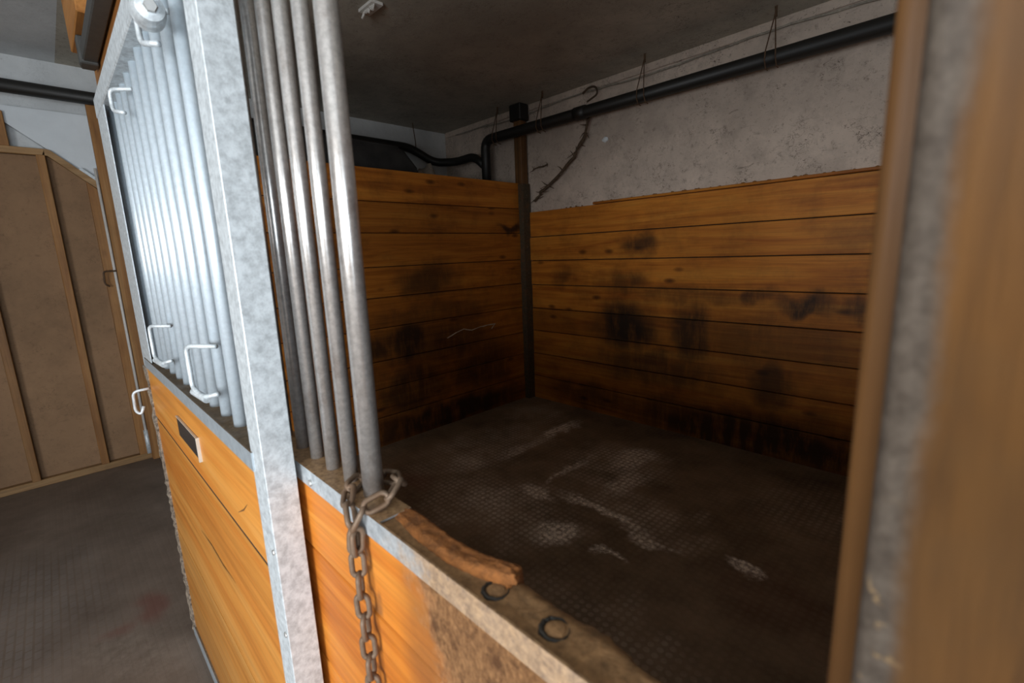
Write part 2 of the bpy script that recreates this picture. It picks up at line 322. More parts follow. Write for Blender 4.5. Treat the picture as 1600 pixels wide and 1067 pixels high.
# ------------------------------------------------------------------ mesh helpers
def tag(o, label, cat, group=None, kind=None):
    o['label'] = label; o['category'] = cat
    if group: o['group'] = group
    if kind: o['kind'] = kind
    return o
def empty(name, loc, label, cat, group=None, kind=None):
    o = bpy.data.objects.new(name, None); C.objects.link(o); o.location = loc; o.empty_display_size = .1
    return tag(o, label, cat, group, kind)
def link(name, me, mat, parent=None):
    if mat is not None and not me.materials: me.materials.append(M[mat])
    o = bpy.data.objects.new(name, me); C.objects.link(o)
    if parent is not None:
        o.parent = parent; o.matrix_parent_inverse = Matrix.Translation(Vector(parent_world(parent))).inverted()
    return o
def parent_world(p):
    v = Vector(p.location)
    return v if p.parent is None else v      # children keep world coordinates in their meshes
def obj(name, bm, mat, parent=None, smooth=False):
    bmesh.ops.recalc_face_normals(bm, faces=bm.faces)
    me = bpy.data.meshes.new(name); bm.to_mesh(me); bm.free()
    if smooth:
        for p in me.polygons: p.use_smooth = True
    return link(name, me, mat, parent)
def box(bm, x0, x1, y0, y1, z0, z1, bev=0.0):
    r = bmesh.ops.create_cube(bm, size=1.0)
    for v in r['verts']:
        v.co = Vector(((x0 + x1) / 2 + v.co.x * (x1 - x0), (y0 + y1) / 2 + v.co.y * (y1 - y0), (z0 + z1) / 2 + v.co.z * (z1 - z0)))
    if bev:
        es = list({e for v in r['verts'] for e in v.link_edges})
        bmesh.ops.bevel(bm, geom=es, offset=bev, segments=1, affect='EDGES')
    return bm
def bx(*a, bev=0.0): return box(bmesh.new(), *a, bev=bev)
def tube(bm, pts, r, seg=12, caps=True):
    pts = [Vector(p) for p in pts]; rings = []; n = len(pts)
    rr = r if hasattr(r, '__len__') else [r] * n
    up = None
    for i, p in enumerate(pts):
        d = (pts[min(i + 1, n - 1)] - pts[max(i - 1, 0)]).normalized()
        if up is None:
            up = Vector((0, 0, 1)) if abs(d.z) < .9 else Vector((0, 1, 0))
        a = d.cross(up).normalized(); up = a.cross(d).normalized()
        rings.append([bm.verts.new(p + rr[i] * (math.cos(2 * math.pi * k / seg) * a + math.sin(2 * math.pi * k / seg) * up)) for k in range(seg)])
    for i in range(n - 1):
        for k in range(seg):
            bm.faces.new((rings[i][k], rings[i][(k + 1) % seg], rings[i + 1][(k + 1) % seg], rings[i + 1][k]))
    if caps:
        bm.faces.new(rings[0][::-1]); bm.faces.new(rings[-1])
    return bm
def bend(pts, r=.02, n=5):
    """polyline with rounded corners"""
    pts = [Vector(p) for p in pts]; out = [pts[0]]
    for i in range(1, len(pts) - 1):
        a, b, c = pts[i - 1], pts[i], pts[i + 1]
        ra = min(r, (a - b).length * .45); rc = min(r, (c - b).length * .45)
        p = b + (a - b).normalized() * ra; q = b + (c - b).normalized() * rc
        for k in range(n + 1):
            t = k / n; out.append((1 - t) ** 2 * p + 2 * t * (1 - t) * b + t * t * q)
    out.append(pts[-1]); return out
def tb(pts, r, seg=12): return tube(bmesh.new(), pts, r, seg)
def prism(outline, z0, z1, axis=2):
    bm = bmesh.new()
    def P(u, v, w): return {2: (u, v, w), 1: (u, w, v), 0: (w, u, v)}[axis]
    a = [bm.verts.new(P(u, v, z0)) for u, v in outline]; b = [bm.verts.new(P(u, v, z1)) for u, v in outline]
    bm.faces.new(a[::-1]); bm.faces.new(b)
    for i in range(len(a)):
        j = (i + 1) % len(a); bm.faces.new((a[i], a[j], b[j], b[i]))
    return bm
def disc(bm, c, r, depth, axis, seg=20, dome=0.0):
    c = Vector(c); ax = Vector(axis).normalized()
    a = ax.cross(Vector((0, 0, 1)) if abs(ax.z) < .9 else Vector((1, 0, 0))).normalized(); b = ax.cross(a)
    prof = [(r, 0), (r, depth * .6), (r * .85, depth)] + ([(r * .5, depth + dome * .7)] if dome else [])
    rings = [[bm.verts.new(c + ax * h + q * (math.cos(2 * math.pi * k / seg) * a + math.sin(2 * math.pi * k / seg) * b)) for k in range(seg)] for q, h in prof]
    bm.faces.new(rings[0][::-1])
    for i in range(len(rings) - 1):
        for k in range(seg): bm.faces.new((rings[i][k], rings[i][(k + 1) % seg], rings[i + 1][(k + 1) % seg], rings[i + 1][k]))
    top = bm.verts.new(c + ax * (depth + dome))
    for k in range(seg): bm.faces.new((rings[-1][k], rings[-1][(k + 1) % seg], top))
    return bm

# ------------------------------------------------------------------ structure: floors, walls, ceiling
f = obj('floor', bx(XE - .1, XR + .1, YA - .1, .45, -.12, 0), 'aisle_mat'); tag(f, 'dark grey rubber-matted aisle floor outside the stall', 'floor', kind='structure')
fs = obj('floor', bx(XL + .0, .40, .45, YB, -.13, -.015), 'stall_mat'); tag(fs, 'dark brown stall floor with pale scrape marks', 'floor', kind='structure')
fb = obj('floor', bx(XE - .1, XL, .45, YB, -.13, 0), 'aisle_mat'); tag(fb, 'floor of the narrow bay behind the plank partition', 'floor', kind='structure')
fr = obj('floor', bx(.40, XR + .1, .45, YB, -.13, -.01), 'aisle_mat'); tag(fr, 'floor of the next stall hidden right of the post', 'floor', kind='structure')
c = obj('ceiling', bx(XE - .1, XR + .1, YF + .0, YB + .1, ZC, ZC + .1), 'ceil'); tag(c, 'grimy grey-brown ceiling over the stall', 'ceiling', kind='structure')
c2 = obj('ceiling', bx(XE - .1, XR + .1, YA - .1, YF, ZC, ZC + .1), 'aisle_white'); tag(c2, 'pale ceiling over the aisle at upper left', 'ceiling', kind='structure')
wb = obj('wall_back', bx(XE - .1, XR + .1, YB, YB + .12, -.12, ZC), 'white'); tag(wb, 'dirty white plaster back wall lined with pine planks below', 'wall', kind='structure')
we = obj('wall_end', bx(XE - .16, XE - .04, YA - .1, YB, -.12, ZC), 'aisle_white'); tag(we, 'white end wall behind the brown panelling', 'wall', kind='structure')
# outer aisle wall with its window opening, and the far end wall with the open barn door (behind the camera)
def wall_with_hole(bm, plane, a0, a1, z0, z1, ha0, ha1, hz0, hz1, t0, t1):
    for (p0, p1, q0, q1) in ((a0, ha0, z0, z1), (ha1, a1, z0, z1), (ha0, ha1, z0, hz0), (ha0, ha1, hz1, z1)):
        if p1 - p0 < 1e-4 or q1 - q0 < 1e-4: continue
        if plane == 'y': box(bm, p0, p1, t0, t1, q0, q1)
        else: box(bm, t0, t1, p0, p1, q0, q1)
    return bm
wa = obj('wall_aisle', wall_with_hole(bmesh.new(), 'y', XE - .1, XR + .1, -.12, ZC, -.6, 1.7, .8, 2.0, YA - .1, YA), 'aisle_wall'); tag(wa, 'outer aisle wall with a window opening behind the camera', 'wall', kind='structure')
wr = obj('wall_right', wall_with_hole(bmesh.new(), 'x', YA - .1, YB + .1, -.12, ZC, -2.25, -.25, 0, 2.15, XR, XR + .1), 'aisle_wall'); tag(wr, 'far aisle end wall with an open barn door', 'wall', kind='structure')
pr = obj('wall_stall', bx(.40, .46, YF + .06, YB, -.02, 2.17), 'left_wood'); tag(pr, 'plank side wall of the stall hidden by the post', 'wall', kind='structure')
g = obj('ground', bx(XR + .1, 14, -8, 6, -.14, -.06), 'ground'); tag(g, 'gravel yard outside the open barn door', 'ground', kind='structure')

# back wall planks
zb = [1.893, 1.648, 1.416, 1.176, .938, .706, .465, .225, -.02]
for i in range(8):
    j = random.uniform(0, .006); t = (.004, .012, .006, .0, .003, .001, .004, .006)[i]
    obj('plank', bx(-3.30, .40, YB - .034 - t, YB, zb[i + 1] + .004, zb[i] - .004, bev=.0025), 'back_wood', wb)
obj('gap_shade_sheet', bx(-3.30, .40, YB - .006, YB, -.02, 1.885), 'gap_shade', wb)  # dark sheet added over the plaster so the plank gaps look shaded
obj('cap_strip', bx(-2.52, .40, YB - .052, YB, 1.893, 1.912, bev=.004), 'back_wood', wb)
# crumbs of dirt lodged along the cap
bm = bmesh.new()
for k in range(46):
    x = -2.9 + 3.1 * random.random(); s = random.uniform(.003, .009); z = 1.912 if x > -2.52 else 1.893
    r = bmesh.ops.create_icosphere(bm, subdivisions=1, radius=s)
    for v in r['verts']: v.co = Vector((v.co.x * 1.8 + x, v.co.y + YB - .03, v.co.z * .9 + z + s * .3))
d = obj('dirt_crumbs', bm, 'dirt', wb); d['kind'] = 'stuff'
# thin white cove strip along the ceiling
obj('cove_strip', bx(XE, .4, YB - .02, YB, ZC - .055, ZC, bev=.004), 'white', wb)

# left partition
wl = empty('wall_left', (XL, 1.9, 0), 'pine plank partition with dark stains, seen past the bars', 'wall', kind='structure')
zl = [2.172, 1.925, 1.690, 1.431, 1.193, .952, .688, .462, .225, -.02]
for i in range(9):
    t = (.0, .004, .008, .002, .005, .001, .006, .003, .008)[i]
    obj('plank', bx(XL - .04, XL + t, YF + .20, 3.44, zl[i + 1] + .003, zl[i] - .003, bev=.0025), 'left_wood', wl)
obj('gap_shade_sheet', bx(XL - .05, XL - .036, YF + .20, 3.44, -.02, 2.165), 'gap_shade', wl)  # same dark sheet, painting shade into the partition gaps
# corner post
cp = empty('corner_post', (-3.35, 3.49, 0), 'grimy corner post with steel facing where the two plank walls meet', 'post')
obj('timber', bx(-3.40, -3.305, 3.43, 3.515, -.02, 2.75, bev=.006), 'corner_wood', cp)
obj('steel_facing', prism([(-3.405, 3.42), (-3.285, 3.42), (-3.285, 3.514), (-3.295, 3.514), (-3.295, 3.43), (-3.405, 3.43)], -.02, 2.16), 'corner_steel', cp)
obj('dark_cap', bx(-3.425, -3.275, 3.40, 3.525, 2.74, ZC, bev=.01), 'pipe', cp)
for z in (.25, .6, 1.0, 1.3, 1.55, 1.8, 2.05):
    obj('bolt', disc(bmesh.new(), (-3.285, 3.47, z), .014, .008, (1, 0, 0), 10), 'corner_steel', cp)

# ------------------------------------------------------------------ stall front
wf = empty('wall_front', (-1.5, YF, 0), 'orange pine stall front with steel-capped top and upright bars', 'wall', kind='structure')
YI = YF + .045
ZT = 1.155
obj('plank', bx(-2.08, .40, YF, YI, 1.001, ZT - .004, bev=.002), 'front_wood', wf)
for z0, z1 in ((.768, .998), (.533, .763), (.298, .528), (.06, .293)):
    obj('plank', bx(-2.08, .40, YF, YI, z0, z1, bev=.003), 'front_wood', wf)
# worn timber top edge towards the opening: uneven, chewed
bm = bmesh.new(); nx = 110; ny = 8
rows = []
for i in range(nx + 1):
    x = -.53 + .93 * i / nx; row = []
    for j in range(ny + 1):
        t = j / ny; edge = .004 * math.sin(23 * x + 1) + .003 * math.sin(61 * x + 2) + random.uniform(-.0015, .0015)
        y = YF + .0005 + t * (.046 + (edge if j == ny else 0)); z = ZT + random.uniform(-.0009, .0009) + (-.002 if j == ny else 0) + (.0005 if 0 < j < ny else 0)
        row.append(bm.verts.new((x, y, z)))
    row.append(bm.verts.new((x, row[-1].co.y - .001, ZT - .05))); rows.append(row)
for i in range(nx):
    for j in range(ny + 1): bm.faces.new((rows[i][j], rows[i + 1][j], rows[i + 1][j + 1], rows[i][j + 1]))
o = obj('worn_top_edge', bm, 'top_wood', wf, smooth=True); o['label'] = 'chewed, dusty timber top edge'
# steel cap channel with front lip
bm = box(bmesh.new(), -2.08, .40, YF - .003, YF, ZT - .028, ZT + .004); box(bm, -2.08, -.53, YF, YI + .003, ZT + .001, ZT + .004)
o = obj('cap_channel', bm, 'lip', wf); o['label'] = 'dust-covered galvanised cap channel'
# lip bolts
for x in (-.755, -.98):
    obj('bolt', disc(bmesh.new(), (x, YF - .003, ZT - .017), .006, .004, (0, -1, 0), 10), 'bolt', wf)
# upright bars behind and right of the door
ybar = YF + .030
bar_me = None
for i in range(31):
    x = -.672 - .0655 * i if i < 4 else -.672 - .0655 * 3 - .085 * (i - 3)
    if x < -2.05: break
    if bar_me is None:
        o = obj('bar', tb([(0, 0, 0), (0, 0, .93)], .0112, 16), 'galv_old', wf, True); bar_me = o.data
    else: o = link('bar', bar_me, 'galv_old', wf)
    o.location = (x, ybar, ZT + .002); o.matrix_parent_inverse = Matrix.Translation((-1.5, YF, 0)).inverted()
o = obj('end_bar', tb([(-.606, .293, ZT), (-.604, .293, 1.6), (-.604, .293, 2.09)], .0152, 20), 'galv_old', wf, True); o['label'] = 'thicker worn end bar beside the opening'
obj('top_rail', bx(-2.08, .40, YF + .002, YI, 2.085, 2.14, bev=.003), 'galv', wf)
obj('header_board', bx(-2.62, XR, YF + .002, YI, 2.145, 2.40, bev=.004), 'header_wood', wf)
obj('header_stub', bx(-2.62, -2.20, .202, .258, 2.335, ZC, bev=.004), 'header_wood', wf)
# what is left of the chewed top board, by the chain: a thin skin rising to a ragged splinter
bm = bmesh.new(); rows = []; nk = 44; nj = 12
for k in range(nk + 1):
    u = k / nk; x = -.548 + .232 * u
    y1 = .3065 + .002 * math.sin(9 * u) + (.004 * max(0, u - .75) / .25) + random.uniform(-.0008, .0008)
    y0 = (.285 - .012 * min(1, u / .35)) if u < .62 else .273 + .020 * ((u - .62) / .38) ** 1.5
    y0 += random.uniform(-.0006, .0006)
    hh = .0025 + .005 * u + (.010 * max(0, (u - .68) / .32) ** 1.4)
    row = [bm.verts.new((x, y1, ZT - .004))]
    for j in range(nj + 1):
        t = j / nj; f = min(1, 6 * t + .55) * min(1, 3.2 * (1 - t) + .12)
        zz = ZT + .001 + hh * f * (1 - .45 * t * max(0, (u - .68) / .32)) + random.uniform(-.00025, .00025) * (1 + 3 * u)
        rag = max(0, (u - .86) / .14); xx = x + random.uniform(-.006, .006) * rag; zz += random.uniform(-.0022, .0022) * rag
        row.append(bm.verts.new((xx, y1 * (1 - t) + y0 * t, zz)))
    row.append(bm.verts.new((x, y0, ZT - .004))); rows.append(row)
for k in range(nk):
    for j in range(len(rows[0]) - 1): bm.faces.new((rows[k][j], rows[k + 1][j], rows[k + 1][j + 1], rows[k][j + 1]))
bm.faces.new(rows[0]); bm.faces.new(rows[-1][::-1])
o = obj('chewed_remnant', bm, 'chewed_wood', wf, True); o['label'] = 'orange-brown chewed remnant of the top board'
# two big round bolt heads in dark rings
for x, y in ((-.327, .281), (-.249, .284)):
    b_ = obj('round_bolt', disc(bmesh.new(), (x, y, ZT - .001), .0105, .0030, (0, 0, 1), 22, .0006), 'top_wood', wf)
    bm = bmesh.new(); tube(bm, [(x + (.0132 + .0008 * math.sin(3.3 * a)) * math.cos(a * math.pi / 12), y + (.0132 + .0007 * math.sin(2.1 * a)) * math.sin(a * math.pi / 12), ZT + .0002) for a in range(25)], [.0019 + .0013 * math.sin(a * math.pi / 12 + x * 9) for a in range(25)], 8)
    obj('dark_ring', bm, 'pipe', b_)
# right jamb of the opening
def rounded_post(x0, x1, y0, y1, z0, z1, r):
    pts = []
    for cx, cy, a0 in ((x0 + r, y0 + r, math.pi), (x1 - r, y0 + r, 1.5 * math.pi), (x1 - r, y1 - r, 0), (x0 + r, y1 - r, .5 * math.pi)):
        for k in range(5): a = a0 + k * math.pi / 8; pts.append((cx + r * math.cos(a), cy + r * math.sin(a)))
    return prism(pts, z0, z1)
jb = empty('door_jamb', (.05, .26, ZT), 'out-of-focus brown timber post close at the right edge', 'post')
bm = rounded_post(-.0255, .10, .228, .262, ZT + .004, ZC, .007)
obj('timber', bm, 'jamb', jb, True)
obj('edge_strip', rounded_post(-.0395, -.004, .264, .292, ZT + .004, 2.08, .005), 'strip_wood', jb, True)
# added unseen post right of the frame, shading the jamb from barn-door light
sp = obj('added_shade_post', bx(.16, .28, .07, .255, 0, ZC, bev=.006), 'stud_wood'); tag(sp, 'added timber post outside the view, shading the jamb', 'post')

# ------------------------------------------------------------------ sliding door, slid open across the front
D0, D1 = .199, .247
XD0, XD1 = -2.13, -.79
dr = empty('door_1', (-1.46, .22, .02), 'galvanised sliding stall door with upright bars over orange planks', 'door', kind='structure')
def channel(bm, x0, x1, y0, y1, z0, z1): return box(bm, x0, x1, y0, y1, z0, z1, .002)
# right stile: C channel, web facing +x, flanges front and back
bm = box(bmesh.new(), XD1 - .003, XD1, D0, D1, .02, 2.05, .001); box(bm, XD1 - .062, XD1 - .003, D0, D0 + .003, .02, 2.05); box(bm, XD1 - .062, XD1 - .003, D1 - .003, D1, .02, 2.05)
st = obj('stile', bm, 'galv', dr)
for z in (.55, .70, .86, 1.02, .40, .25):
    obj('screw', disc(bmesh.new(), (XD1 - .008, D0, z), .005, .003, (0, -1, 0), 8), 'bolt', st)
bm = box(bmesh.new(), XD0, XD0 + .003, D0, D1, 1.15, 2.05, .001); box(bm, XD0 + .003, XD0 + .20, D0, D0 + .003, 1.15, 2.05); box(bm, XD0 + .003, XD0 + .055, D1 - .003, D1, 1.15, 2.05)
obj('stile', bm, 'galv', dr)
# dirty, torn edge channel on the plank half of the left side
bm = bmesh.new(); prev = None
for k in range(71):
    z = .03 + 1.12 * k / 70; dx = random.uniform(.004, .016); dy = random.uniform(.0, .006)
    a = bm.verts.new((XD0 - .002 + random.uniform(-.003, .003), D1 - .005, z)); b = bm.verts.new((XD0 - .002, D0 - dy, z)); c_ = bm.verts.new((XD0 + .008 + dx, D0 + .001, z)); d_ = bm.verts.new((XD0 + .008 + dx, D0 + .008, z))
    if prev:
        for p_, q_ in ((0, 1), (1, 2), (2, 3)): bm.faces.new((prev[p_], (a, b, c_, d_)[p_], (a, b, c_, d_)[q_], prev[q_]))
    prev = (a, b, c_, d_)
o = obj('torn_edge_channel', bm, 'edge', dr); o['label'] = 'torn, rust-flecked edge channel'
# middle rail (U channel with dusty top), top rail, bottom rail
bm = box(bmesh.new(), XD0 + .06, XD1 - .052, D0 - .003, D0, 1.152, 1.186); box(bm, XD0 + .06, XD1 - .066, D0, D1 - .002, 1.178, 1.182)
mr_ = obj('middle_rail', bm, 'rail', dr)
obj('top_rail', bx(XD0 + .004, XD1 - .004, D0 - .003, D1 - .003, 1.985, 2.045, bev=.003), 'galv', dr)
obj('bottom_rail', bx(XD0 + .004, XD1 - .064, D0 - .002, D1 - .003, .02, .06, bev=.003), 'rail', dr)
for z0, z1, t in ((.958, 1.176, 0), (.501, .947, .001), (.270, .498, .0), (.062, .262, .001)):
    p = obj('plank', bx(XD0 + .006, XD1 - .064, D0 + .005 + t, D1 - .008, z0, z1, bev=.0008), 'door_wood', dr)
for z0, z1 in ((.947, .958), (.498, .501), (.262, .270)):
    obj('shaded_joint', bx(XD0 + .02, XD1 - .066, D0 + .0072, D1 - .010, z0 - .0005, z1 + .0005), 'gap_shade', dr)  # dark strips painted as the shade inside the plank joints
# cracks in the planks as thin dark slivers cut proud of nothing: long splits
for pts in ([(-1.557, .732), (-1.42, .745), (-1.30, .742), (-1.184, .752)], [(-1.04, .995), (-.99, 1.02), (-.955, 1.045)]):
    bm = bmesh.new(); n = len(pts)
    top = [bm.verts.new((x, D0 + .0046, z + .0022 * math.sin(math.pi * (i + .2) / (n - .6)))) for i, (x, z) in enumerate(pts)]
    bot = [bm.verts.new((x, D0 + .0046, z - .0022 * math.sin(math.pi * (i + .2) / (n - .6)))) for i, (x, z) in enumerate(pts)]
    for i in range(n - 1): bm.faces.new((bot[i], bot[i + 1], top[i + 1], top[i]))
    obj('split', bm, 'corner_wood', dr)
# bars
db = None
k = 0
while True:
    x = -.925 - .097 * k; k += 1
    if x < XD0 + .02: break
    if db is None:
        o = obj('bar', tb([(0, 0, 0), (0, 0, .81)], .0138, 16), 'galv_bar', dr, True); db = o.data
    else: o = link('bar', db, 'galv_bar', dr)
    o.location = (x, .230, 1.180); o.matrix_parent_inverse = Matrix.Translation(dr.location).inverted()
# two wire drop latches on the bars
for x in (-1.14, -1.63):
    o = obj('drop_latch', tb(bend([(x + .062, .219, 1.338), (x, .178, 1.338), (x, .178, 1.250), (x + .045, .186, 1.236), (x + .085, .205, 1.246)], .014), .0048, 10), 'galv', dr, True)
    obj('pivot_sleeve', tb([(x - .008, .180, 1.240), (x + .055, .190, 1.232)], .0075, 10), 'galv', o)
    tp = obj('drop_latch', tb(bend([(x + .10, .219, 1.93), (x + .05, .180, 1.935), (x + .05, .180, 1.885), (x + .11, .195, 1.87)], .016), .0048, 10), 'galv', dr, True)
rw = obj('round_boss', disc(bmesh.new(), (-1.02, .185, 1.905), .023, .05, (1, -.1, -.1), 24, .004), 'galv', dr)
obj('boss_bolt', disc(bmesh.new(), (-.967, .180, 1.900), .010, .006, (1, -.1, -.1), 6), 'bolt', rw)
# name plate holder
np_ = obj('name_plate', bx(-1.605, -1.345, D0 + .001, D0 + .006, 1.017, 1.075), 'plate_dark', dr); np_['label'] = 'dark name plate with pale right edge'
bm = box(bmesh.new(), -1.346, -1.340, D0 - .002, D0 + .005, 1.014, 1.078); box(bm, -1.605, -1.350, D0 - .001, D0 + .004, 1.0745, 1.0765)
obj('plate_edge', bm, 'plate_edge', np_)
# latch hook on the left stile
hk = obj('latch_hook', tb(bend([(XD0 + .02, D0 + .0, 1.065), (XD0 + .005, .152, 1.06), (XD0 - .005, .150, .985), (XD0, .165, .97), (XD0 + .004, .175, 1.0)], .018), .005, 10), 'galv', dr, True)
hk['label'] = 'steel latch hook on the far edge'
# overhead track and hangers
tk = empty('door_track', (-1.6, .215, 2.22), 'dark overhead track the sliding door hangs from', 'track')
bm = box(bmesh.new(), -2.50, .15, .212, .256, 2.245, 2.295, .004); obj('track_rail', bm, 'dark_steel', tk)
for x in (-2.42, -1.7, -1.0):
    obj('bracket', bx(x - .025, x + .025, .205, .258, 2.236, 2.33, bev=.004), 'dark_steel', tk)
for x in (-1.05,):
    hg = obj('hanger', bx(x - .02, x + .02, .222, .230, 2.045, 2.244), 'galv', dr)

# ------------------------------------------------------------------ brown panelled wall at the aisle end
pw = empty('wall_panelled', (XE, -.5, 0), 'brown hardboard panelling with upright studs at the aisle end', 'wall', kind='structure')
out = [(-2.5, 0), (.40, 0), (.40, 2.06), (.366, 2.082), (.133, 2.292), (-2.5, 2.292)]
for a, b in ((-2.5, -1.45), (-1.45, -.68), (-.68, -.28), (-.28, .09)):
    obj('panel', bx(XE - .012, XE, a + .002, b - .002, 0, 2.26), 'panel', pw)
obj('panel', prism([(.092, 0), (.40, 0), (.40, 2.03), (.366, 2.06), (.13, 2.268), (.092, 2.268)], XE - .012, XE, axis=0), 'panel', pw)
for y in (-1.9, -1.45, -1.06, -.67, -.28, .09):
    obj('stud', bx(XE, XE + .06, y - .022, y + .022, .05, 2.262, bev=.003), 'stud_wood', pw)
obj('stud', prism([(.298, .05), (.352, .05), (.352, 2.055), (.298, 2.105)], XE, XE + .05, axis=0), 'stud_wood', pw)
obj('sill_plate', bx(XE, XE + .05, -2.5, .40, 0, .05, bev=.004), 'plate_wood', pw)
obj('top_plate', bx(XE - .01, XE + .045, -2.5, .115, 2.262, 2.305, bev=.003), 'plate_wood', pw)
obj('sloped_plate', prism([(.10, 2.262), (.115, 2.305), (.14, 2.30), (.40, 2.075), (.40, 2.02), (.36, 2.055), (.125, 2.262)], XE - .01, XE + .045, axis=0), 'plate_wood', pw)
obj('grey_strip', prism([(.285, 2.20), (.40, 2.10), (.40, 2.075), (.27, 2.188)], XE + .0, XE + .05, axis=0), 'galv', pw)
# short timber and dark gap above the plate
obj('short_stud', bx(XE - .03, XE + .04, -.20, -.045, 2.305, 2.52, bev=.003), 'stud_wood', pw)
# white sloping boxed panel above the plate
sl = obj('sloped_panel', prism([(-.05, 2.46), (.34, 2.135), (.60, 2.135), (.60, 2.56), (-.05, 2.56)], XE - .03, XE + .015, axis=0), 'strap_white'); tag(sl, 'white sloping sheet above the brown panelling', 'panel')
# timber trim post where panelling meets the stall front, with a white conduit
tp = empty('trim_post', (-4.5, .33, 0), 'brown trim post with a white conduit beyond the sliding door', 'post')
obj('board', bx(-4.55, -4.50, .368, .47, 0, 2.66, bev=.004), 'stud_wood', tp)
obj('conduit', tb([(-4.54, .357, .09), (-4.54, .357, 2.2)], .009, 10), 'conduit', tp, True)
obj('conduit_sleeve', tb([(-4.54, .357, .05), (-4.54, .357, .24)], .016, 10), 'galv', tp, True)
obj('hook', tb(bend([(-4.52, .37, 1.48), (-4.50, .29, 1.48), (-4.50, .285, 1.39), (-4.52, .31, 1.37)], .02), .006, 8), 'wire', tp)

# ------------------------------------------------------------------ pipes under the ceiling
pp = empty('drain_pipe', (-2, 3.45, 2.65), 'black drain pipe slung under the ceiling along the white wall', 'pipe')
obj('pipe_run', tb(bend([(.4, 3.345, 2.598), (-3.72, 3.345, 2.622), (-3.72, 3.345, 2.05)], .10, 6), .047, 18), 'pipe', pp, True)
obj('coupling', tb([(-2.47, 3.345, 2.615), (-2.58, 3.345, 2.616)], .053, 18), 'pipe', pp, True)
pe = pp
obj('branch_pipe', tb(bend([(-4.48, -2.4, 2.665), (-4.48, 2.95, 2.64), (-4.40, 3.20, 2.50), (-4.20, 3.34, 2.49), (-3.90, 3.345, 2.50), (-3.74, 3.345, 2.38)], .09, 5), .042, 16), 'pipe', pe, True)
for i, (x, lab) in enumerate(((-3.52, 'rusty wire hanger at the pipe elbow beside the corner post'), (-2.94, 'rusty wire hanger just right of the corner post'), (-1.94, 'rusty wire hanger looped over the middle of the long pipe'), (-1.07, 'rusty wire hanger nearest the right-hand post'))):
    z = 2.606
    bm = bmesh.new()
    for sg in (-1, 1):
        tube(bm, [(x - .005 * sg, 3.345, ZC - .002), (x + .028 * sg, 3.285, z + .03), (x + .03 * sg, 3.283, z - .02), (x + .03 * sg, 3.31, z - .056), (x + .03 * sg, 3.345, z - .062)], .004, 6)
    tube(bm, [(x, 3.345, ZC - .002), (x + .002, 3.345, ZC - .06)], .007, 6)
    o = obj('wire_hanger', bm, 'wire'); tag(o, lab, 'hanger', 'wire hangers on the drain pipe')
o = obj('wire_hanger', tb([(-4.47, 3.0, ZC), (-4.44, 3.0, 2.70), (-4.435, 3.0, 2.60), (-4.48, 3.0, 2.59)], .005, 6), 'wire'); tag(o, 'thin wire hanger on the pipe by the end wall', 'hanger', 'wire hangers on the drain pipe')
# pale cord along the top of the white wall
pts = []
x = -4.4
while x < .35:
    pts.append((x, YB - .03, ZC - .075 + .012 * math.sin(4.1 * x) + random.uniform(-.004, .004))); x += .12
o = obj('cord', tb(pts, .007, 8), 'cord'); tag(o, 'pale dusty cord running along the top of the white wall', 'cord')
o = obj('cord_loop', tb(bend([(-2.60, 3.48, 2.81), (-2.53, 3.46, 2.835), (-2.44, 3.44, 2.82), (-2.39, 3.40, 2.74), (-2.40, 3.27, 2.66)], .05), .008, 8), 'web'); tag(o, 'drooping loop of dark cord over the pipe', 'cord')
# hanging dusty web strand beside the corner post
def strand(pts, r, seg=6, step=.05, jit=.008, twigs=0, tl=.08):
    P = [Vector(p) for p in pts]; out = []
    for a, b in zip(P, P[1:]):
        n = max(2, int((b - a).length / step))
        for k in range(n): out.append(a.lerp(b, k / n) + Vector((random.uniform(-jit, jit), random.uniform(-jit, jit) * .3, random.uniform(-jit, jit))))
    out.append(P[-1]); bm = bmesh.new()
    tube(bm, out, [r * random.uniform(.6, 1.35) for _ in out], seg)
    for _ in range(twigs):
        p = random.choice(out); a = random.uniform(0, 6.28); ln = tl * random.uniform(.4, 1.2)
        q = p + Vector((math.cos(a) * ln, random.uniform(-.02, .004), math.sin(a) * ln * .6))
        tube(bm, [p, p.lerp(q, .5) + Vector((0, 0, random.uniform(-.01, .01))), q], [r * .5, r * .35, r * .15], 5)
    return bm
o = obj('web_strand', strand([(-3.20, 3.50, 1.99), (-3.17, 3.50, 2.02), (-3.12, 3.49, 2.06), (-2.91, 3.48, 2.16), (-2.70, 3.475, 2.31), (-2.59, 3.465, 2.45), (-2.52, 3.45, 2.60)], .012, twigs=26, tl=.11), 'web'); tag(o, 'dusty brown web strand drooping from the pipe to the corner post', 'cobweb')
o = obj('web_strand', strand([(-3.24, 3.515, 2.28), (-3.20, 3.515, 2.29), (-3.05, 3.52, 2.31)], .006, twigs=5, tl=.05), 'web'); tag(o, 'short dusty wisp sticking out right of the corner post', 'cobweb')
o = obj('web_strand', strand([(XL + .02, 2.44, .78), (XL + .02, 2.53, .815), (XL + .02, 2.63, .832), (XL + .025, 2.72, .815), (XL + .02, 2.83, .83), (XL + .02, 3.02, .835), (XL + .02, 2.97, .79)], .005, 5, .04, .004), 'pale_web'); tag(o, 'pale web strand sagging across the plank partition', 'cobweb')
# small white clip on the ceiling
bm = bmesh.new()
for k in range(9): tube(bm, [(-2.66 + .014 * k, 1.52, ZC), (-2.665 + .015 * k + random.uniform(-.006, .006), 1.50, ZC - .03 - random.uniform(0, .02))], .006, 5)
box(bm, -2.68, -2.53, 1.49, 1.56, ZC - .015, ZC)
o = obj('ceiling_patch', bm, 'conduit'); tag(o, 'frayed white patch on the ceiling at the top edge', 'patch')
